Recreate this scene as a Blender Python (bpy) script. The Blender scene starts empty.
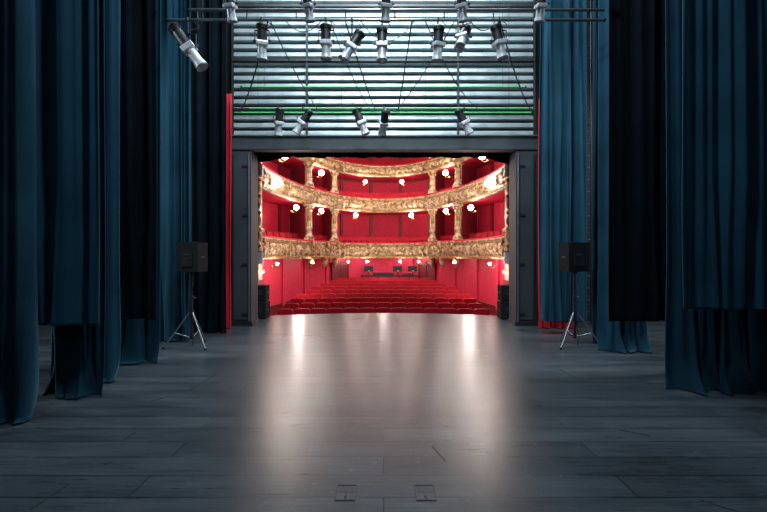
import bpy, bmesh, math, random
from mathutils import Vector, Matrix, Euler
random.seed(7)
S=bpy.context.scene
F=426.0; H=1.7
def P(px,py,d):
    return ((px-383.5)*d/F, d, H+(256-py)*d/F)

# ---------------------------------------------------------------- materials
def mat(name,col,rough=.6,metal=0,sheen=0,sheen_tint=None,noise=None,bump=None,emis=None,estr=0,spec=None):
    m=bpy.data.materials.new(name); m.use_nodes=True
    nt=m.node_tree; b=nt.nodes['Principled BSDF']
    b.inputs['Base Color'].default_value=(*col,1)
    b.inputs['Roughness'].default_value=rough
    b.inputs['Metallic'].default_value=metal
    if spec is not None: b.inputs['Specular IOR Level'].default_value=spec
    if sheen:
        b.inputs['Sheen Weight'].default_value=sheen
        b.inputs['Sheen Roughness'].default_value=.5
        if sheen_tint: b.inputs['Sheen Tint'].default_value=(*sheen_tint,1)
    tc=nt.nodes.new('ShaderNodeTexCoord')
    if noise:
        sc,col2,lo,hi=noise
        n=nt.nodes.new('ShaderNodeTexNoise'); n.inputs['Scale'].default_value=sc; n.inputs['Detail'].default_value=5
        nt.links.new(tc.outputs['Object'],n.inputs['Vector'])
        r=nt.nodes.new('ShaderNodeValToRGB')
        r.color_ramp.elements[0].position=lo; r.color_ramp.elements[1].position=hi
        r.color_ramp.elements[0].color=(*col,1); r.color_ramp.elements[1].color=(*col2,1)
        nt.links.new(n.outputs['Fac'],r.inputs['Fac']); nt.links.new(r.outputs['Color'],b.inputs['Base Color'])
    if bump:
        sc,st,dist=bump
        n=nt.nodes.new('ShaderNodeTexNoise'); n.inputs['Scale'].default_value=sc; n.inputs['Detail'].default_value=4
        nt.links.new(tc.outputs['Object'],n.inputs['Vector'])
        bp=nt.nodes.new('ShaderNodeBump'); bp.inputs['Strength'].default_value=st; bp.inputs['Distance'].default_value=dist
        nt.links.new(n.outputs['Fac'],bp.inputs['Height']); nt.links.new(bp.outputs['Normal'],b.inputs['Normal'])
    if emis:
        b.inputs['Emission Color'].default_value=(*emis,1); b.inputs['Emission Strength'].default_value=estr
    return m

M={}
M['blue']=mat('blue_serge',(.005,.031,.054),.9,sheen=.2,sheen_tint=(.3,.64,.82),noise=(1.2,(.009,.048,.080),.35,.7),bump=(40,.2,.01),spec=.1)
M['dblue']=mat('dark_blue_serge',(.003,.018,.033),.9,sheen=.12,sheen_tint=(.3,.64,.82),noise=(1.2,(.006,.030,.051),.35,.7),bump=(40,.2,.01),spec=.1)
M['black']=mat('black_serge',(.003,.005,.008),.95,bump=(40,.2,.01),noise=(2,(.004,.008,.012),.3,.7),spec=.05)
M['redv']=mat('red_velvet',(.34,.006,.016),.8,sheen=.2,sheen_tint=(1,.3,.3),noise=(3,(.43,.009,.024),.3,.7),spec=.2)
M['seat']=mat('seat_velvet',(.34,.005,.017),.75,sheen=.25,sheen_tint=(1,.3,.3),noise=(5,(.45,.008,.026),.3,.7),spec=.2)
M['wallred']=mat('damask_red',(.42,.010,.034),.65,noise=(6,(.50,.015,.046),.35,.65),bump=(20,.15,.01),spec=.25)
M['parred']=mat('parterre_red',(.56,.024,.065),.6,noise=(6,(.62,.032,.08),.35,.65),bump=(20,.15,.01),spec=.25)
M['walldk']=mat('dark_red_paint',(.13,.003,.009),.6,noise=(4,(.17,.005,.012),.35,.65))
M['carpet']=mat('red_carpet',(.26,.005,.013),.9,noise=(20,(.31,.008,.018),.3,.7))
M['cream']=mat('gilded_plaster',(.52,.39,.24),.5,noise=(5,(.16,.085,.033),.46,.60),bump=(14,.9,.05))
M['gold']=mat('gilt',(.46,.29,.10),.38,metal=.5,noise=(9,(.29,.16,.05),.4,.6),bump=(20,.5,.02))
M['tower']=mat('slate_paint',(.024,.034,.041),.6,noise=(3,(.034,.045,.053),.3,.7),bump=(30,.1,.01))
M['wallblk']=mat('black_paint_wall',(.008,.010,.012),.85,noise=(2,(.015,.018,.02),.3,.7),bump=(12,.3,.02))
M['galv']=mat('galvanised_slat',(.29,.35,.365),.42,metal=.35,noise=(3,(.18,.23,.245),.35,.7))
M['slot']=mat('slat_gap',(.02,.028,.03),.8,noise=(3,(.035,.04,.04),.35,.7))
M['steel']=mat('steel_tube',(.22,.25,.27),.35,metal=.8,noise=(8,(.16,.18,.2),.3,.7))
M['dsteel']=mat('dark_steel',(.03,.034,.038),.45,metal=.4,noise=(8,(.02,.022,.024),.3,.7))
M['green']=mat('green_cable',(.10,.45,.16),.5,noise=(8,(.07,.36,.12),.3,.7))
M['blk']=mat('black_plastic',(.010,.010,.012),.45,noise=(30,(.018,.018,.02),.3,.7))
M['cab']=mat('speaker_cabinet',(.008,.009,.010),.8,noise=(30,(.013,.014,.015),.3,.7),spec=.15)
M['grille']=mat('speaker_grille',(.014,.014,.016),.6,noise=(90,(.03,.03,.033),.45,.55),bump=(120,.5,.01))
M['silver']=mat('silver_reflector',(.75,.78,.8),.3,metal=.35,noise=(10,(.6,.63,.66),.3,.7))
M['lens']=mat('lens_glass',(.5,.56,.6),.08,noise=(10,(.6,.65,.7),.3,.7),spec=.9)
M['globe']=mat('lamp_globe',(1,.95,.88),.4,emis=(1,.90,.82),estr=125)
M['screen']=mat('monitor_glow',(.3,.4,.5),.4,emis=(.45,.65,1),estr=1.6)
M['ceil']=mat('ceiling_paint',(.45,.25,.18),.8,noise=(2,(.4,.2,.14),.3,.7))
M['mark']=mat('floor_tape',(.006,.007,.008),.6,noise=(10,(.01,.01,.012),.3,.7))

def floor_mat():
    m=bpy.data.materials.new('stage_boards'); m.use_nodes=True
    nt=m.node_tree; N=nt.nodes; L=nt.links; b=N['Principled BSDF']
    b.inputs['Specular IOR Level'].default_value=.34
    tc=N.new('ShaderNodeTexCoord')
    br=N.new('ShaderNodeTexBrick'); br.inputs['Scale'].default_value=1
    br.inputs['Brick Width'].default_value=3.6; br.inputs['Row Height'].default_value=.30
    br.inputs['Mortar Size'].default_value=.006; br.inputs['Mortar Smooth'].default_value=.2
    br.inputs['Color1'].default_value=(.030,.039,.047,1); br.inputs['Color2'].default_value=(.049,.061,.072,1)
    br.inputs['Mortar'].default_value=(.007,.009,.011,1)
    L.new(tc.outputs['Object'],br.inputs['Vector'])
    def noise(scale,detail,rough,vec,map_=None):
        n=N.new('ShaderNodeTexNoise'); n.inputs['Scale'].default_value=scale; n.inputs['Detail'].default_value=detail; n.inputs['Roughness'].default_value=rough
        src=tc.outputs['Object']
        if map_:
            mp=N.new('ShaderNodeMapping'); mp.inputs['Scale'].default_value=map_; L.new(src,mp.inputs['Vector']); src=mp.outputs['Vector']
        L.new(src,n.inputs['Vector']); return n
    def ramp(src,a,bb,c0,c1):
        r=N.new('ShaderNodeValToRGB'); r.color_ramp.elements[0].position=a; r.color_ramp.elements[1].position=bb
        r.color_ramp.elements[0].color=(c0,c0,c0,1); r.color_ramp.elements[1].color=(c1,c1,c1,1)
        L.new(src,r.inputs['Fac']); return r
    def mul(a,bb):
        mx=N.new('ShaderNodeMix'); mx.data_type='RGBA'; mx.blend_type='MULTIPLY'; mx.inputs['Factor'].default_value=1
        L.new(a,mx.inputs['A']); L.new(bb,mx.inputs['B']); return mx.outputs['Result']
    n=noise(1.2,8,.65,None,(.6,3.5,1)); r=ramp(n.outputs['Fac'],.3,.75,.6,1.4)
    ng=noise(3.0,9,.7,None,(.7,16,1)); rg=ramp(ng.outputs['Fac'],.35,.7,.65,1.35)
    nb=noise(.5,5,.6,None); rb=ramp(nb.outputs['Fac'],.35,.65,.75,1.2)
    col=mul(mul(mul(br.outputs['Color'],r.outputs['Color']),rg.outputs['Color']),rb.outputs['Color'])
    def overlay(col,scale,map_,lo,hi,amt,c):
        n2=noise(scale,10,.75,None,map_); r2=ramp(n2.outputs['Fac'],lo,hi,0,1)
        mx2=N.new('ShaderNodeMix'); mx2.data_type='RGBA'; mx2.inputs['B'].default_value=(*c,1)
        mm=N.new('ShaderNodeMath'); mm.operation='MULTIPLY'; mm.inputs[1].default_value=amt
        L.new(r2.outputs['Color'],mm.inputs[0]); L.new(mm.outputs[0],mx2.inputs['Factor'])
        L.new(col,mx2.inputs['A']); return mx2.outputs['Result']
    col=overlay(col,9,None,.58,.70,.6,(.13,.15,.165))
    col=overlay(col,3.5,(3,.8,1),.64,.70,.5,(.012,.014,.016))
    col=overlay(col,22,(1,1,1),.63,.70,.7,(.17,.19,.2))
    L.new(col,b.inputs['Base Color'])
    rr=N.new('ShaderNodeMapRange'); rr.inputs['To Min'].default_value=.23; rr.inputs['To Max'].default_value=.36
    L.new(nb.outputs['Fac'],rr.inputs['Value'])
    ad=N.new('ShaderNodeMath'); ad.operation='MULTIPLY_ADD'; ad.inputs[1].default_value=.18
    L.new(ng.outputs['Fac'],ad.inputs[0]); 
    sb=N.new('ShaderNodeMath'); sb.operation='SUBTRACT'; sb.inputs[1].default_value=.08; L.new(rr.outputs['Result'],sb.inputs[0])
    L.new(sb.outputs[0],ad.inputs[2]); L.new(ad.outputs[0],b.inputs['Roughness'])
    bp=N.new('ShaderNodeBump'); bp.inputs['Strength'].default_value=.4; bp.inputs['Distance'].default_value=.003
    L.new(br.outputs['Fac'],bp.inputs['Height']); bp.invert=True
    bp2=N.new('ShaderNodeBump'); bp2.inputs['Strength'].default_value=.09; bp2.inputs['Distance'].default_value=.006
    L.new(ng.outputs['Fac'],bp2.inputs['Height']); L.new(bp.outputs['Normal'],bp2.inputs['Normal'])
    L.new(bp2.outputs['Normal'],b.inputs['Normal'])
    return m
M['floor']=floor_mat()

# ---------------------------------------------------------------- builder
class B:
    def __init__(s): s.v=[]; s.f=[]; s.m=[]; s.mats=[]; s.sm=[]
    def mi(s,k):
        if k not in s.mats: s.mats.append(k)
        return s.mats.index(k)
    def add(s,vs,fs,k,smooth=False,M4=None):
        o=len(s.v); 
        for v in vs:
            v=Vector(v)
            if M4 is not None: v=M4@v
            s.v.append(tuple(v))
        i=s.mi(k)
        for f in fs: s.f.append(tuple(o+a for a in f)); s.m.append(i); s.sm.append(smooth)
    def box(s,c,sz,k,rot=None,M4=None,bev=0):
        x,y,z=sz[0]/2,sz[1]/2,sz[2]/2
        if bev>0:
            bm=bmesh.new(); bmesh.ops.create_cube(bm,size=1)
            bmesh.ops.scale(bm,vec=sz,verts=bm.verts)
            bmesh.ops.bevel(bm,geom=bm.edges[:],offset=bev,segments=2,affect='EDGES',profile=.5)
            bm.verts.index_update()
            vs=[v.co.copy() for v in bm.verts]; fs=[[v.index for v in f.verts] for f in bm.faces]; bm.free()
        else:
            vs=[(-x,-y,-z),(x,-y,-z),(x,y,-z),(-x,y,-z),(-x,-y,z),(x,-y,z),(x,y,z),(-x,y,z)]
            fs=[(0,3,2,1),(4,5,6,7),(0,1,5,4),(1,2,6,5),(2,3,7,6),(3,0,4,7)]
        T=Matrix.Translation(c)
        if rot: T=T@Euler(rot).to_matrix().to_4x4()
        if M4 is not None: T=M4@T
        s.add(vs,fs,k,False,T)
    def cyl(s,p0,p1,r0,k,r1=None,seg=12,caps=True,M4=None):
        if r1 is None: r1=r0
        p0=Vector(p0);p1=Vector(p1); d=(p1-p0).normalized()
        a=d.orthogonal().normalized(); b=d.cross(a)
        vs=[]
        for p,r in((p0,r0),(p1,r1)):
            for i in range(seg):
                t=2*math.pi*i/seg; vs.append(p+(a*math.cos(t)+b*math.sin(t))*r)
        fs=[(i,(i+1)%seg,seg+(i+1)%seg,seg+i) for i in range(seg)]
        s.add(vs,fs,k,True,M4)
        if caps:
            s.add(vs,[tuple(range(seg))[::-1],tuple(range(seg,2*seg))],k,False,M4)
    def tube(s,pts,r,k,seg=6,M4=None):
        for a,b in zip(pts[:-1],pts[1:]): s.cyl(a,b,r,k,seg=seg,M4=M4)
    def sph(s,c,r,k,su=12,sv=8,sc=(1,1,1),M4=None):
        vs=[];fs=[]
        for j in range(sv+1):
            ph=math.pi*j/sv
            for i in range(su):
                th=2*math.pi*i/su
                vs.append((c[0]+r*sc[0]*math.sin(ph)*math.cos(th),c[1]+r*sc[1]*math.sin(ph)*math.sin(th),c[2]+r*sc[2]*math.cos(ph)))
        for j in range(sv):
            for i in range(su):
                fs.append((j*su+i,(j+1)*su+i,(j+1)*su+(i+1)%su,j*su+(i+1)%su))
        s.add(vs,fs,k,True,M4)
    def lathe(s,prof,c,k,seg=16,M4=None):
        vs=[];fs=[]
        for r,z in prof:
            for i in range(seg):
                t=2*math.pi*i/seg; vs.append((c[0]+r*math.cos(t),c[1]+r*math.sin(t),c[2]+z))
        for j in range(len(prof)-1):
            for i in range(seg):
                fs.append((j*seg+i,j*seg+(i+1)%seg,(j+1)*seg+(i+1)%seg,(j+1)*seg+i))
        s.add(vs,fs,k,True,M4)
    def obj(s,name,loc=(0,0,0),rot=(0,0,0),parent=None):
        me=bpy.data.meshes.new(name); me.from_pydata(s.v,[],s.f)
        for k in s.mats: me.materials.append(M[k])
        for p,i,q in zip(me.polygons,s.m,s.sm): p.material_index=i; p.use_smooth=q
        me.update()
        o=bpy.data.objects.new(name,me); o.location=loc; o.rotation_euler=rot
        S.collection.objects.link(o)
        if parent: o.parent=parent
        return o

def slab(name,lo,hi,k):
    b=B(); b.box([(l+h)/2 for l,h in zip(lo,hi)],[h-l for l,h in zip(lo,hi)],k); return b.obj(name)

# ---------------------------------------------------------------- stage shell
def stage_floor():
    b=B(); pts=[(-9,-4),(9,-4),(9,11.0),(3.75,11.0),(3.75,11.95)]
    n=28
    for i in range(n+1):
        x=3.75-7.5*i/n; pts.append((x,11.95+.75*(1-(x/3.75)**2)))
    pts+=[(-3.75,11.0),(-9,11.0)]
    N=len(pts)
    vs=[(x,y,0) for x,y in pts]+[(x,y,-1.3 if y>10.9 else -.3) for x,y in pts]
    b.add(vs,[tuple(range(N))],'floor')
    b.add(vs,[(i,N+i,N+(i+1)%N,(i+1)%N) for i in range(N)],'walldk')
    return b.obj('floor')
stage_floor()
slab('wall_left',(-9.2,-4,0),(-9,11.0,10.5),'wallblk')
slab('wall_right',(9,-4,0),(9.2,11.0,10.5),'wallblk')
slab('wall_back',(-9.2,-4.2,0),(9.2,-4,10.5),'wallblk')
slab('ceiling',(-9.2,-4.2,10.5),(9.2,11.2,10.7),'wallblk')
b=B()
b.box((-6.45,11.35,4.7),(5.5,.7,11.6),'wallblk'); b.box((6.45,11.35,4.7),(5.5,.7,11.6),'wallblk')
b.box((0,11.35,7.5),(7.4,.7,6.0),'wallblk')
b.obj('wall_proscenium')

for sx in(-1,1):
    b=B()
    b.box((0,0,2.13),(.5,.55,4.26),'tower')
    b.box((-.0*sx,-.285,2.1),(.40,.03,3.9),'tower')
    b.box((.19*sx,-.30,2.1),(.05,.03,4.1),'dsteel')
    for z in(.3,1.5,2.7,3.9): b.box((-.12*sx,-.31,z),(.16,.03,.05),'dsteel')
    b.box((0,-.02,.05),(.56,.60,.1),'dsteel')
    b.cyl((-.2*sx,-.32,.1),(-.2*sx,-.32,4.2),.018,'steel')
    b.obj('proscenium_tower',(3.48*sx,10.68,0))

b=B()
z=4.68; i=0
b.box((0,.10,7.6),(7.5,.04,5.75),'slot')
while z<10.25:
    h=.160
    vs=[];x0,x1=-3.72,3.72
    prof=[(.06,z),(-.01,z+.006),(-.035,z+.03),(-.02,z+h*.6),(.0,z+h-.02),(.06,z+h)]
    for x in(x0,x1):
        for y,zz in prof: vs.append((x,y,zz))
    n=len(prof)
    b.add(vs,[(j,n+j,n+j+1,j+1) for j in range(n-1)],'galv')
    z+=.196; i+=1
for x in(-3.74,-1.9,1.85,3.74): b.box((x,-.05,7.5),(.05,.05,5.7),'dsteel')
for zz in(5.33,6.55,7.9): b.box((0,-.07,zz),(7.5,.05,.06),'dsteel')
b.box((0,-.09,4.47),(7.56,.22,.36),'tower')
b.box((0,-.21,4.64),(7.56,.05,.035),'steel')
b.box((0,-.21,4.30),(7.56,.04,.03),'dsteel')
b.obj('safety_curtain',(0,10.62,0))

# ---------------------------------------------------------------- drapes
def curtain(name,x0,x1,y,z0,z1,k,pitch=.27,amp=.07,seed=0,flare=.0,skew=0,hemcurve=None,pool=0):
    rnd=random.Random(seed)
    L=abs(x1-x0); nf=max(2,L/pitch); nu=int(nf*14); nv=32
    ph=[rnd.uniform(0,6.28) for _ in range(6)]
    b=B(); vs=[]
    for j in range(nv+1):
        w=(j/nv)**1.8; z=z0+(z1-z0)*w
        low=max(0,1-(z-z0)/1.6); vlow=max(0,1-(z-z0)/.45)**2
        for i in range(nu+1):
            u=i/nu
            uu=u*nf*2*math.pi+ 1.7*math.sin(u*5+ph[0])+1.1*math.sin(u*13+ph[1])
            a=amp*(.75+.5*math.sin(u*9+ph[2]))*(1+flare*low)
            s=math.sin(uu+ .45*math.sin(w*3+ph[3])+.6*low*math.sin(u*17+ph[0]))
            sh=(1-2*abs(s)**.75)
            dy=a*(.65*s*(1.15-.15*s*s)-.45*(sh))+ .5*amp*math.sin(uu*.37+ph[4])+.18*amp*math.sin(uu*2.3+w*2+ph[5])
            dy+= .04*low*math.sin(uu*.7+7*w)
            dy-= pool*vlow*(.12+.07*math.sin(uu*.6+ph[2])+.04*math.sin(uu*1.4))
            dx=.35*a*math.cos(uu*1.0)*low+ .012*math.sin(w*4+ph[4]+u*4)+pool*vlow*.05*math.sin(uu*.8+ph[1])
            zz=z
            if j==0:
                zz=z0+ (.012*(1+math.sin(uu*.5+ph[1])) if z0<.1 else .02*math.sin(u*4+ph[2]))
                if hemcurve: zz=z0+hemcurve(u)
            vs.append(((x1-x0)*u+dx-(x1-x0)/2, dy+skew*(u-.5),zz-z0))
    W=nu+1
    fs=[(j*W+i,j*W+i+1,(j+1)*W+i+1,(j+1)*W+i) for j in range(nv) for i in range(nu)]
    b.add(vs,fs,k,True)
    o=b.obj(name,((x0+x1)/2,y,z0))
    m=o.modifiers.new('thick','SOLIDIFY'); m.thickness=.012
    return o
T=9.8
curtain('stage_leg_curtain',-5.6,-3.66,4.30,0.01,T,'dblue',.36,.11,1,.4,pool=1)
curtain('stage_leg_curtain',-5.4,-3.28,4.88,.92,T,'blue',.30,.11,2)
curtain('stage_leg_curtain',-4.10,-3.42,5.20,.01,T,'dblue',.28,.08,3,.5,pool=1)
curtain('stage_leg_curtain',-4.5,-3.60,5.75,.01,T,'blue',.30,.10,4,.4,pool=.6)
curtain('stage_leg_curtain',-5.8,-3.37,6.30,.75,T,'black',.36,.07,5)
curtain('stage_leg_curtain',-4.6,-3.54,6.75,.01,T,'blue',.26,.09,6,.4,pool=.6)
curtain('stage_leg_curtain',-5.4,-3.80,8.45,.01,T,'blue',.30,.11,7,.3)
curtain('stage_leg_curtain',-5.8,-3.42,9.3,.01,T,'black',.34,.08,8,.3)
curtain('red_tormentor_curtain',-4.9,-3.56,9.98,.01,5.5,'redv',.2,.05,9,.2)
curtain('stage_leg_curtain',3.42,5.6,4.88,1.10,T,'blue',.32,.11,12)
curtain('stage_leg_curtain',3.62,5.6,5.4,.01,T,'dblue',.28,.10,13,.5,pool=1)
curtain('stage_leg_curtain',3.33,5.7,6.30,.75,T,'black',.36,.07,15)
curtain('stage_leg_curtain',3.88,4.70,7.58,.01,T,'blue',.28,.10,16,.5,pool=.8)
curtain('stage_leg_curtain',4.05,5.0,8.3,.01,T,'dblue',.28,.08,17,.3)
curtain('stage_leg_curtain',3.42,4.40,9.25,.28,7.6,'blue',.30,.10,18)
curtain('red_tormentor_curtain',3.64,4.50,9.98,.01,5.4,'redv',.2,.05,19,.2)
curtain('black_valance_curtain',-3.66,3.66,11.12,4.28,4.9,'black',.35,.03,20,hemcurve=lambda u:-.30*max(0,(abs(u-.5)*2-.72)/.28)**1.2+.02*math.sin(u*40))

# ---------------------------------------------------------------- battens & spots
def batten(name,xa,xb,y,z,r=.024,k='steel',z2=None,cable=None):
    b=B(); L=xb-xa
    b.cyl((-L/2,0,0),(L/2,0,0),r,k,seg=14)
    for e in(-L/2,L/2): b.cyl((e-.02,0,0),(e+.02,0,0),r*1.25,'blk',seg=14)
    if z2:
        b.cyl((-L/2+.35,0,z2),(L/2,0,z2),r,k,seg=14)
        n=9
        for i in range(n):
            x=-L/2+.5+(L-.7)*i/(n-1); b.cyl((x,0,0),(x,0,z2),.012,'dsteel',seg=8)
    top=10.48-z
    for x in(-L*.42,-L*.14,L*.14,L*.42): b.cyl((x,0,0),(x,0,top),.005,'dsteel',seg=5)
    return b.obj(name,((xa+xb)/2,y,z))
DB=7.2; zb=H+236*DB/F
batten('lighting_batten',(168-383.5)*DB/F,(604-383.5)*DB/F,DB,zb,z2=.17)
D2=6.1; zb2=5.62
batten('lighting_batten',-3.1,3.2,D2,zb2)
batten('lighting_batten',-3.4,3.4,9.7,4.96,r=.022,k='green',z2=.10)
batten('lighting_batten',-3.4,3.4,10.2,5.75,r=.02,k='green')

def spot(px,py,d,barz,tilt=.5,pan=0,long=.5,scale=1.0,ssz=1):
    c=Vector(P(px,py,d)); drop=max(.2,barz-c.z)
    b=B()
    R=Euler((tilt,0,pan)).to_matrix().to_4x4(); Sx=Matrix.Scale(scale,4)
    Q=R@Matrix.Diagonal((scale,scale,scale*long/.5,1))
    b.cyl((0,0,.20),(0,0,.0),.075,'blk',r1=.085,seg=18,M4=Q)
    b.lathe([(.0,.30),(.05,.295),(.082,.26),(.085,.20)],(0,0,0),'blk',18,M4=Q)
    for zz in(.21,.225,.24,.255): b.lathe([(.084,zz),(.094,zz+.002),(.094,zz+.006),(.084,zz+.008)],(0,0,0),'dsteel',18,M4=Q)
    b.box((0,0,-.02),(.19,.19,.07),'silver',M4=Q,bev=.012)
    b.cyl((0,0,-.05),(0,0,-.20),.070,'silver',r1=.074,seg=18,M4=Q)
    b.cyl((0,0,-.20),(0,0,-.27),.080,'silver',r1=.092,seg=18,caps=False,M4=Q)
    b.cyl((0,0,-.205),(0,0,-.215),.074,'lens',seg=18,M4=Q)
    b.cyl((0,0,-.262),(0,0,-.275),.095,'blk',seg=18,caps=False,M4=Q)
    for sx in(-1,1):
        b.box((sx*.10,0,.02),(.03,.02,.02),'dsteel',M4=Sx)
        b.box((sx*.118,0,.09),(.008,.035,.20),'dsteel',M4=Sx)
        b.cyl((sx*.11,0,.02),(sx*.145,0,.02),.02,'blk',M4=Sx)
    b.box((0,0,.19),(.244,.035,.008),'dsteel',M4=Sx)
    t=.19*scale
    if drop>t: b.cyl((0,0,t),(0,0,drop-.02),.014,'dsteel',seg=8)
    b.box((0,0,drop-.0),(.03,.075,.075),'dsteel',bev=.01)
    pts=[]
    for i in range(9):
        u=i/8; pts.append((.05+.10*math.sin(u*math.pi),.06*math.sin(u*3),.25*scale*(1-u)+drop*u))
    b.tube(pts,.007,'blk',5)
    return b.obj('stage_spotlight',c)
for px,py,t,pn in((262,42,.25,.3),(326,42,.1,0),(352,46,.55,1.7),(382,45,-.05,0),(438,44,.12,.4),(463,38,.6,2.6),(499,42,.25,-1.3)):
    spot(px,py,DB,zb,t,pn,scale=1.02)
spot(188,47,DB,zb,.62,-1.55,scale=1.15,long=.68)
for px in(230,308,386,462,541):
    spot(px,5,D2,zb2,.3,random.uniform(-.6,.6),scale=.8)
for px,t,pn in((279,.3,.5),(303,.6,1.4),(361,.4,-1.4),(384,.8,.2),(464,.5,-1.4)):
    spot(px,122,9.7,5.06,t,pn,scale=1.1)

b=B()
def sag(p,q,s,r=.009,k='blk'):
    p=Vector(p);q=Vector(q); pts=[]
    for i in range(13):
        u=i/12; v=p.lerp(q,u); v.z-=s*4*u*(1-u); pts.append(v)
    b.tube(pts,r,k,5)
W=P
E=9.7
sag(W(345,20,DB),W(375,110,E),.05,.013); sag(W(330,20,DB),W(372,112,E),.15)
sag(W(412,20,DB),W(398,110,E),.05,.013); sag(W(425,20,DB),W(480,110,E),.25)
sag(W(500,20,DB),W(532,112,E),.2,.013); sag(W(268,20,DB),W(240,112,E),.2,.013)
sag(W(270,20,DB),W(318,110,E),.1); sag(W(455,20,DB),W(395,112,E),.1)
sag(W(360,20,DB),W(415,20,DB),.35); sag(W(285,20,DB),W(322,20,DB),.2); sag(W(470,20,DB),W(496,20,DB),.18)
b.obj('power_cables')

# ---------------------------------------------------------------- loudspeakers on stands
def speaker_on_stand(x,y,yaw,name='loudspeaker_on_stand'):
    b=B()
    Rm=Matrix.Rotation(yaw,4,'Z')
    w0,w1,dp,h=.235,.205,.30,.27
    zc=1.68
    vs=[(-w0,dp/2,-h),(w0,dp/2,-h),(w1,-dp/2,-h),(-w1,-dp/2,-h),(-w0,dp/2,h),(w0,dp/2,h),(w1,-dp/2,h),(-w1,-dp/2,h)]
    TM=Matrix.Translation((0,0,zc))@Rm
    b.add(vs,[(0,1,2,3),(7,6,5,4),(0,4,5,1),(1,5,6,2),(2,6,7,3),(3,7,4,0)],'cab',M4=TM)
    b.box((0,.16,0),(.44,.02,.50),'grille',M4=TM,bev=.008)
    b.box((0,-.155,-.04),(.20,.015,.26),'dsteel',M4=TM)
    b.box((0,-.166,.04),(.10,.01,.015),'steel',M4=TM)
    b.box((0,0,.275),(.16,.04,.02),'dsteel',M4=TM)
    for sx in(-1,1): b.box((sx*.215,.0,.0),(.02,.12,.03),'dsteel',M4=TM)
    b.cyl((0,0,.75),(0,0,1.42),.0175,'blk'); b.cyl((0,0,.18),(0,0,.95),.024,'dsteel')
    b.cyl((0,0,.88),(0,0,.96),.036,'blk'); b.cyl((0,0,1.37),(0,0,1.42),.04,'blk')
    b.cyl((.03,0,.92),(.08,0,.92),.016,'blk')
    b.cyl((0,0,.60),(0,0,.68),.04,'blk'); b.cyl((0,0,.16),(0,0,.22),.036,'blk')
    for i in range(3):
        a=math.pi/2+i*2*math.pi/3+yaw
        c,s=math.cos(a),math.sin(a)
        b.cyl((.04*c,.04*s,.64),(.46*c,.46*s,.03),.016,'steel',seg=8)
        b.cyl((.04*c,.04*s,.19),(.28*c,.28*s,.28),.011,'steel',seg=8)
        b.sph((.47*c,.47*s,.025),.025,'blk',8,6)
    pts=[(.03*math.sin(i*.9)+.02,-.03+.02*math.cos(i*.9),1.5-1.48*i/10) for i in range(11)]
    b.tube(pts,.006,'blk',5)
    b.obj(name,(x,y,0))
speaker_on_stand(-3.58,7.95,-.12); speaker_on_stand(3.59,8.0,.12)

for sx in(-1,1):
    b=B()
    b.box((0,0,.24),(.42,.45,.46),'cab',bev=.02); b.box((0,0,.70),(.40,.42,.42),'cab',bev=.02)
    b.box((0,.23,.24),(.36,.02,.38),'grille'); b.box((0,.215,.70),(.34,.02,.36),'grille')
    b.box((0,-.225,.26),(.2,.02,.14),'dsteel'); b.box((0,-.212,.72),(.18,.02,.12),'dsteel')
    for zz in(.24,.7): 
        for s in(-1,1): b.box((s*.205,0,zz),(.02,.14,.05),'dsteel')
    for x in(-.15,.15):
        for y in(-.15,.15): b.cyl((x,y,0),(x,y,.02),.03,'blk')
    b.obj('loudspeaker_stack',(sx*3.36,11.62,0))

# ---------------------------------------------------------------- small stage things
b=B()
for x in(-.17,.17): b.cyl((x,0,0),(x,0,9.5),.022,'dsteel',seg=8)
for i in range(31): b.cyl((-.17,0,.3+.3*i),(.17,0,.3+.3*i),.014,'dsteel',seg=8)
for z in(2,5,8): 
    for x in(-.17,.17): b.cyl((x,0,z),(x,.36,z),.014,'dsteel',seg=6)
b.obj('wall_ladder',(5.0,10.62,0))
def fl(px,py):
    d=H*F/(py-256); return ((px-383.5)*d/F,d)
for px in(346,425):
    x,y=fl(px,493); b=B()
    w,h=.14,.20
    for a in(-1,1):
        b.box((a*w/2,0,.002),(.004,h,.004),'mark'); b.box((0,a*h/2,.002),(w,.004,.004),'mark')
    b.box((0,0,.0015),(w-.02,h-.02,.003),'floor'); b.cyl((0,-.05,.003),(0,-.05,.006),.012,'dsteel')
    b.obj('floor_socket_hatch',(x,y,0))
b=B()
for p,q in(((30,510),(68,485)),((190,390),(216,374)),((124,440),(136,432)),((700,500),(738,512)),((432,446),(446,462)),((150,402),(163,398)),((560,370),(576,378)),((105,465),(112,462)),((620,430),(650,436))):
    a=Vector((*fl(*p),.002)); c=Vector((*fl(*q),.002)); m=(a+c)/2; d=c-a
    b.box(m,(d.length,.012,.003),'mark',rot=(0,0,math.atan2(d.y,d.x)))
b.obj('floor_tape_marks')

# ---------------------------------------------------------------- auditorium
CY=15.0
def path(a,bb,y0=13.0,n=72,bulge=0,inward=0):
    pts=[]
    k=6
    for i in range(k): pts.append((a,y0+(CY-y0)*i/k))
    for i in range(n+1):
        t=math.pi*i/n
        x=a*math.cos(t); y=CY+bb*math.sin(t)
        nx,ny=-math.cos(t)/a,-math.sin(t)/bb; l=math.hypot(nx,ny); nx/=l;ny/=l
        c=abs(math.cos(t)); 
        g=0
        if bulge and .56<c<.86: 
            g=bulge*math.sin((c-.56)/.30*math.pi)**.7
        pts.append((x+nx*g,y+ny*g))
    for i in range(k-1,-1,-1): pts.append((-a,y0+(CY-y0)*i/k))
    return pts
def normals(pts):
    ns=[]
    for i in range(len(pts)):
        p=pts[max(0,i-1)];q=pts[min(len(pts)-1,i+1)]
        dx,dy=q[0]-p[0],q[1]-p[1]; l=math.hypot(dx,dy)
        ns.append((-dy/l, dx/l))
    return ns
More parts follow.
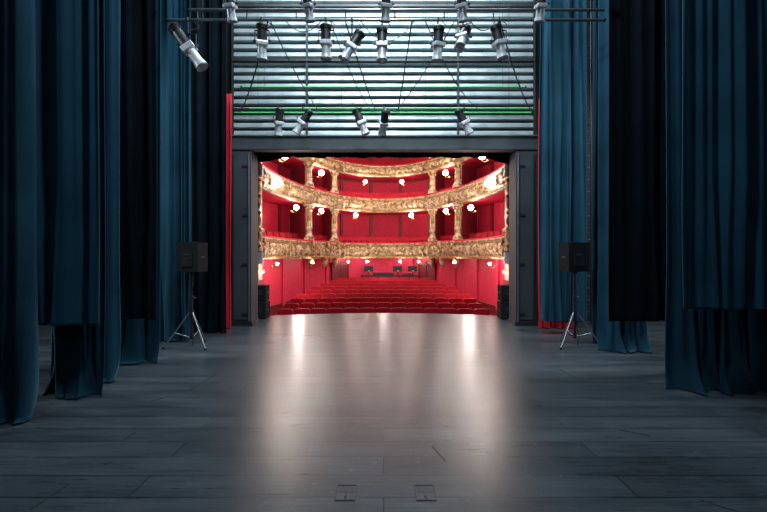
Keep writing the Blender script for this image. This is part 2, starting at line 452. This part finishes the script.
def sweep(b,pts,prof,k,closed=False,smooth=False):
    ns=normals(pts); n=len(prof); vs=[]
    for (x,y),(nx,ny) in zip(pts,ns):
        for r,z in prof: vs.append((x+nx*r,y+ny*r,z))
    fs=[]
    for i in range(len(pts)-1):
        for j in range(n-1 if not closed else n):
            fs.append((i*n+j,i*n+(j+1)%n,(i+1)*n+(j+1)%n,(i+1)*n+j))
    b.add(vs,fs,k,smooth)
A0,B0=4.3,8.5
Aw,Bw=5.7,10.2
RK=1.12
b=B()
vs=[(-6,11.7,-1.15),(6,11.7,-1.15),(6,26,-1.15+RK),(-6,26,-1.15+RK),(-6,11.7,-1.35),(6,11.7,-1.35),(6,26,-1.35),(-6,26,-1.35)]
b.add(vs,[(0,1,2,3),(4,7,6,5),(0,4,5,1),(1,5,6,2),(2,6,7,3),(3,7,4,0)],'carpet'); b.obj('auditorium_floor')
def fz(y): return -1.15+(y-11.7)/14.3*RK
b=B()
gp=path(4.55,8.9,y0=11.7)
sweep(b,gp,[(0,-1.3),(0,-.35)],'walldk'); sweep(b,gp,[(0,-.35),(0.03,-.33),(.03,-.27),(0,-.25)],'walldk'); sweep(b,gp,[(0,-.25),(0,1.75)],'parred')
ns=normals(gp)
for i in range(4,len(gp)-4,6):
    (x,y),(nx,ny)=gp[i],ns[i]
    b.box((x+nx*.03,y+ny*.03,.6),(.10,.22,2.0),'parred',rot=(0,0,math.atan2(ny,nx)))
b.obj('wall_parterre')
b=B()
up=path(Aw,Bw,y0=11.7)
sweep(b,up,[(0,1.6),(0,9.2)],'wallred')
ns=normals(up)
for i in range(3,len(up)-3,7):
    (x,y),(nx,ny)=up[i],ns[i]
    b.box((x+nx*.04,y+ny*.04,5.2),(.08,.18,7.2),'walldk',rot=(0,0,math.atan2(ny,nx)))
for zz in(6.0,8.6): sweep(b,up,[(0,zz),(.06,zz+.02),(.06,zz+.10),(0,zz+.12)],'walldk')
b.obj('wall_auditorium')
b=B(); b.box((0,18.5,9.3),(12.4,15.5,.2),'ceil'); b.obj('ceiling_auditorium')

def balcony(name,zb,zt,bulge=0,orn=True):
    b=B(); p=path(A0,B0,y0=13.3,bulge=bulge); ns=normals(p); h=zt-zb
    prof=[(-.10,zb-.06),(.02,zb-.06),(.06,zb),(.05,zb+.05),(.0,zb+.08),(.05,zb+.16),(.11,zb+h*.42),(.10,zb+h*.62),(.03,zb+h*.80),(.03,zb+h*.84),(.10,zb+h*.88),(.12,zb+h*.93),(.10,zt-.02)]
    sweep(b,p,prof,'cream')
    sweep(b,p,[(.11,zt-.02),(.09,zt+.05),(-.06,zt+.05),(-.08,zt-.02),(-.08,zb)],'redv')
    sweep(b,p,[(.055,zb-.01),(.085,zb+.01),(.085,zb+.07),(.04,zb+.08)],'gold')
    sweep(b,p,[(.03,zb+h*.77),(.09,zb+h*.79),(.09,zb+h*.86),(.03,zb+h*.88)],'gold')
    for i in range(1,len(p)-1):
        (x,y),(nx,ny)=p[i],ns[i]; ang=math.atan2(ny,nx)
        T=Matrix.Translation((x+nx*.09,y+ny*.09,zb+h*.48))@Matrix.Rotation(ang,4,'Z')
        if i%4==0:
            b.sph((0,0,0),.15,'cream',10,6,(.35,.8,1.15),M4=T); b.sph((.04,0,0),.08,'gold',8,6,(.4,.8,1.1),M4=T)
            for q in range(6):
                a=q*math.pi/3; b.sph((.02,.14*math.cos(a),.18*math.sin(a)),.035,'gold',6,4,M4=T)
        elif i%4==2:
            for q in range(7):
                u=-1+q/3; b.sph((.02,.20*u,-.05+.12*u*u),.038,'gold',6,4,M4=T)
            b.sph((.02,0,.10),.05,'gold',6,4,(.6,1.6,.8),M4=T)
        if i%8==6:
            b.box((0,0,0),(.09,.10,h*.86),'cream',M4=T,bev=.015); b.sph((.05,0,h*.18),.06,'gold',8,6,(.6,.8,1.2),M4=T)
        b.box((x+nx*.08,y+ny*.08,zb+.02),(.05,.07,.05),'gold',rot=(0,0,ang))
    q=path(Aw,Bw,y0=13.3); vs=[];n=len(p)
    for (x,y) in p: vs.append((x,y,zb-.05))
    for (x,y) in q: vs.append((x,y,zb-.05+.0))
    for (x,y) in p: vs.append((x,y,zb+.12))
    for (x,y) in q: vs.append((x,y,zb+.45))
    fs=[(i,i+1,n+i+1,n+i) for i in range(n-1)]+[(2*n+i,3*n+i,3*n+i+1,2*n+i+1) for i in range(n-1)]
    fs+=[(0,n,3*n,2*n),(n-1,3*n-1,4*n-1,2*n-1)]
    b.add(vs,fs,'wallred')
    return b.obj(name)
balcony('balcony_front',1.64,2.40,bulge=.25)
balcony('balcony_front',4.16,4.86,bulge=.12)
balcony('balcony_front',6.12,6.66)

def col_at(cosv,z0,z1,sx,r=.12):
    sn=math.sqrt(1-cosv*cosv); x=sx*A0*cosv; y=CY+B0*sn
    b=B(); h=z1-z0
    b.box((0,0,.06),(r*3,r*3,.12),'cream')
    b.lathe([(r*1.4,.12),(r*1.5,.16),(r*1.2,.22),(r*1.0,.26),(r*1.02,h*.3),(r*1.15,h*.31),(r*1.15,h*.34),(r,h*.35),(r*.86,h-.34),(r*1.0,h-.32),(r*.9,h-.29),(r*1.3,h-.16),(r*1.6,h-.08)],(0,0,0),'cream',16)
    for i in range(8):
        a=i*math.pi/4; b.sph((r*1.25*math.cos(a),r*1.25*math.sin(a),h-.17),.05,'gold',6,4,(1,1,1.5))
        b.cyl((r*.98*math.cos(a),r*.98*math.sin(a),h*.36),(r*.86*math.cos(a),r*.86*math.sin(a),h-.36),.014,'gold',seg=5)
    b.box((0,0,h-.04),(r*3.2,r*3.2,.08),'cream')
    b.obj('gilded_column',(x,y,z0))
for sx in(-1,1):
    for c in(.81,.585):
        col_at(c,2.45,4.10,sx,.14); col_at(c,4.91,6.06,sx,.14); col_at(c,6.71,9.2,sx)
for sx in(-1,1):
    b=B()
    for z0,z1 in((2.0,4.1),(4.6,6.05)):
        for c in(.81,.585):
            sn=math.sqrt(1-c*c)
            x0,y0=sx*(A0+.25)*c,CY+(B0+.25)*sn; x1,y1=sx*(Aw-.05)*c,CY+(Bw-.05)*sn
            L=math.hypot(x1-x0,y1-y0)
            b.box(((x0+x1)/2,(y0+y1)/2,(z0+z1)/2),(L,.06,z1-z0),'walldk',rot=(0,0,math.atan2(y1-y0,x1-x0)))
    b.obj('box_partition_screens')
for sx in(-1,1):
    b=B()
    for c in(.81,.71,.585):
        sn=math.sqrt(1-c*c); x=sx*A0*c; y=CY+B0*sn
        nx,ny=-sx*c/A0,-sn/B0; l=math.hypot(nx,ny); nx/=l;ny/=l
        g=.25*math.sin(max(0,min(1,(c-.56)/.30))*math.pi)**.7
        T=Matrix.Translation((x+nx*g,y+ny*g,1.55))@Matrix.Rotation(math.atan2(ny,nx),4,'Z')
        b.sph((-.06,0,-.12),.16,'cream',10,8,(.9,.8,1.2),M4=T); b.sph((.0,0,-.0),.12,'gold',10,6,(1,1.2,.7),M4=T)
        b.sph((-.1,0,-.34),.09,'gold',8,6,(1,.8,1.4),M4=T)
        b.box((.12,0,.55),(.10,.22,.62),'cream',M4=T,bev=.02)
        b.sph((.19,0,.62),.12,'gold',10,8,(.5,.8,1.2),M4=T); b.sph((.18,0,.35),.09,'gold',8,6,(.5,1,1),M4=T)
    b.obj('gilded_console_brackets')
for sx in(-1,1):
    b=B()
    b.box((0,0,4.95),(.50,.6,8.3),'cream'); b.box((-.0*sx,-.31,4.95),(.34,.03,8.0),'gold')
    b.box((0,0,-.1),(.6,.7,2.1),'wallred')
    b.box((-sx*.26,0,4.95),(.03,.4,8.0),'gold')
    z=1.8
    while z<7.5:
        b.sph((-sx*.27,-.2,z),.13,'cream',10,8,(.7,1,1.5)); b.sph((-sx*.30,-.2,z+.22),.07,'gold',8,6)
        b.sph((-.1*sx,-.33,z),.12,'cream',10,8,(1,.5,1.5)); z+=.5
    for z in(1.2,2.5,4.1,5.0,6.3): b.box((0,0,z),(.64,.72,.12),'gold',bev=.02)
    b.obj('gilded_pilaster',(sx*4.08,13.15,0))

def seat(b,x,y,z,ang,back=.92,w=.50):
    T=Matrix.Translation((x,y,z))@Matrix.Rotation(ang,4,'Z')
    pr=[(-w*.49,.40),(-w*.49,back-.05),(-w*.40,back-.01),(0,back),(w*.40,back-.01),(w*.49,back-.05),(w*.49,.40)]
    vs=[]
    for yy in(.20,.29): 
        for xx,zz in pr: vs.append((xx,yy+(zz-.4)*.15,zz))
    m=len(pr)
    b.add(vs,[tuple(range(m)),tuple(range(m,2*m))[::-1]]+[(i,m+i,m+(i+1)%m,(i+1)%m) for i in range(m)],'seat',M4=T)
    b.box((0,-.0,.42),(w*.88,.42,.13),'seat',M4=T)
    b.box((-w*.5,.05,.36),(.045,.40,.50),'walldk',M4=T)
    b.box((-w*.5,.02,.60),(.05,.36,.04),'walldk',M4=T)
    b.box((0,.22,.2),(w*.5,.05,.4),'walldk',M4=T)
b=B(); r=0
y=13.55
while y<22.0:
    half=3.75*math.sqrt(max(.05,1-((y-13)/11.6)**2))-.15
    n=int(2*half/.52); yc=y
    for i in range(n):
        x=(i-(n-1)/2)*.52
        yy=yc - .018*x*x
        seat(b,x,yy,fz(yy)+.02,-.036*x,back=1.0)
    y+=.95
b.obj('theatre_seating')
b=B()
for zfl,off in((1.92,.55),(4.42,.55),(6.25,.5)):
    p=path(A0+off,B0+off,y0=13.6,n=46); ns=normals(p)
    for i in range(2,len(p)-2):
        (x,y0),(nx,ny)=p[i],ns[i]
        seat(b,x,y0,zfl,math.atan2(ny,nx)+math.pi/2,back=.86)
b.obj('balcony_seating')

b=B()
b.box((0,0,.94),(3.0,.7,.06),'blk'); b.box((0,-.33,.48),(3.0,.03,.90),'walldk')
for x in(-1.45,0,1.45): b.box((x,0,.47),(.06,.6,.92),'blk')
b.box((-.3,0,1.02),(1.1,.5,.09),'dsteel',rot=(.15,0,0)); b.box((1.0,0,1.0),(.6,.45,.07),'dsteel',rot=(.15,0,0))
for x in(-1.1,.45,1.25):
    b.box((x,.05,1.30),(.48,.04,.30),'blk'); b.box((x,.075,1.30),(.44,.01,.26),'screen'); b.box((x,.05,1.06),(.05,.04,.2),'blk'); b.box((x,.05,.98),(.2,.16,.02),'blk')
    b.box((x+.02,-.03,1.19),(.1,.02,.03),'silver')
b.cyl((-.55,.1,1.0),(-.55,-.1,1.5),.008,'dsteel',seg=6)
b.obj('sound_control_desk',(.3,22.75,fz(22.75)))

for i,sx in enumerate((-1,1)):
    b=B(); x=sx*2.35
    sn=math.sqrt(1-(x/4.55)**2); y=CY+8.9*sn
    b.box((0,-.06,1.0),(1.0,.06,2.0),'walldk'); b.box((0,-.10,1.0),(.01,.02,1.96),'blk')
    for s in(-1,1): b.box((s*.53,-.07,.92),(.07,.10,1.86),'walldk'); b.cyl((s*.05,-.11,.95),(s*.05,-.11,1.1),.012,'gold')
    b.box((0,-.07,1.85),(1.13,.10,.07),'walldk')
    b.obj('door_%d'%(i+1),(x-sx*.02,y-.12,fz(y)-.3),(0,0,-sx*.78))

def lamp(px,py,z=None,r=.075,A=A0,Bq=B0,inn=.22):
    k=abs(px-383.5)/F; sx=1 if px>383.5 else -1
    lo,hi=0,math.pi/2
    for _ in range(40):
        t=(lo+hi)/2
        f=A*math.cos(t)/(CY+Bq*math.sin(t))
        if f>k: lo=t
        else: hi=t
    x=sx*A*math.cos(t); y=CY+Bq*math.sin(t)
    nx,ny=-sx*math.cos(t)/A,-math.sin(t)/Bq; l=math.hypot(nx,ny); nx/=l;ny/=l
    if z is None: z=H+(256-py)*y/F
    b=B()
    b.sph((0,0,0),r,'globe',14,10)
    b.lathe([(.02,-r-.05),(.05,-r-.03),(.05,-r+.01),(.03,-r+.03)],(0,0,0),'gold',10)
    pts=[(-nx*inn*u*1.0,-ny*inn*u*1.0,-r-.05-.05*math.sin(u*math.pi)+.0*u) for u in(0,.25,.5,.75,1)]
    b.tube(pts,.012,'gold',6)
    b.sph((-nx*inn,-ny*inn,-r-.05),.05,'gold',8,6)
    b.obj('sconce_lamp',(x+nx*inn,y+ny*inn,z))
for d,r in((20,.10),(66,.13),(104,.15)):
    for s in(-1,1): lamp(383.5+s*d,0,z=5.72,r=r)
for d in(30,66,): 
    for s in(-1,1): lamp(383.5+s*d,0,z=3.88,r=.11)
for s in(-1,1):
    lamp(383.5+s*111,0,z=4.5,r=.15)
    lamp(383.5+s*92,0,z=3.78,r=.11)
for d in(18,38,75,112):
    for s in(-1,1): lamp(383.5+s*d,0,z=1.40,r=.055)
for sx in(-1,1):
    for z in(4.25,1.65):
        b=B(); b.cyl((0,0,-.16),(0,0,.16),.12,'silver',seg=16); b.cyl((0,0,.16),(0,0,.19),.10,'blk',seg=16); b.cyl((0,0,-.18),(0,0,-.16),.11,'lens',seg=16); b.box((sx*.12,.06,0),(.16,.06,.06),'dsteel')
        b.obj('auditorium_downlight',(sx*3.70,12.7,z))

# ---------------------------------------------------------------- lights
def area(name,loc,target,size,energy,col,sy=None,spread=None):
    l=bpy.data.lights.new(name,'AREA'); l.energy=energy; l.color=col; l.size=size
    if sy: l.shape='RECTANGLE'; l.size_y=sy
    if spread: l.spread=spread
    o=bpy.data.objects.new(name,l); o.location=loc
    o.rotation_euler=(Vector(target)-Vector(loc)).to_track_quat('-Z','Y').to_euler()
    S.collection.objects.link(o); return o
area('auditorium_ceiling_light',(0,17.5,9.1),(0,17.6,0),5,470,(1,.86,.78),7)
area('safety_curtain_wash',(0,7.6,9.2),(0,10.6,7.4),6.5,290,(.84,.95,1),.4)
area('safety_curtain_wash',(0,9.0,9.6),(0,10.6,5.4),6,240,(.84,.95,1),.4)
area('stage_work_light',(0,3.5,9.3),(0,5.0,0),.7,380,(.74,.89,1))
area('stage_work_light',(0,6.2,9.3),(0,7.0,0),.7,330,(.74,.89,1))
area('stage_work_light',(0,8.5,8.9),(0,8.9,0),.7,160,(.74,.89,1))
area('front_fill_light',(0,-2.5,6.5),(0,6,.8),2.0,75,(.72,.89,1))  # weak unseen fill added to lift the lower curtain folds and floor
area('wing_work_light',(-6.3,6.4,6.0),(-5.4,6.6,0),.8,260,(.85,.94,1))
area('wing_work_light',(6.6,8.0,6.0),(5.6,7.9,0),.8,260,(.85,.94,1))
def pt(loc,e,col=(1,.86,.80),r=.15):
    l=bpy.data.lights.new('gallery_fill_light','POINT'); l.energy=e; l.color=col; l.shadow_soft_size=r  # unseen point lights added to brighten the tiers, besides the lamp globes
    o=bpy.data.objects.new('gallery_fill_light',l); o.location=loc; S.collection.objects.link(o)
for s in(-1,1):
    pt((s*3.3,16.6,5.6),40); pt((s*3.3,16.6,3.3),52); pt((s*3.2,16,1.1),70)
pt((0,21.5,5.6),30); pt((0,21.5,3.3),26); pt((0,21.0,1.25),42)

w=bpy.data.worlds.new('world'); S.world=w; w.use_nodes=True
w.node_tree.nodes['Background'].inputs[0].default_value=(.2,.3,.4,1); w.node_tree.nodes['Background'].inputs[1].default_value=.02
cam=bpy.data.cameras.new('camera'); cam.lens=36*F/767; cam.sensor_width=36; cam.clip_end=100
co=bpy.data.objects.new('camera',cam); co.location=(0,0,H); co.rotation_euler=(math.pi/2,0,0); S.collection.objects.link(co)
S.camera=co
S.view_settings.view_transform='Standard'
S.view_settings.exposure=0
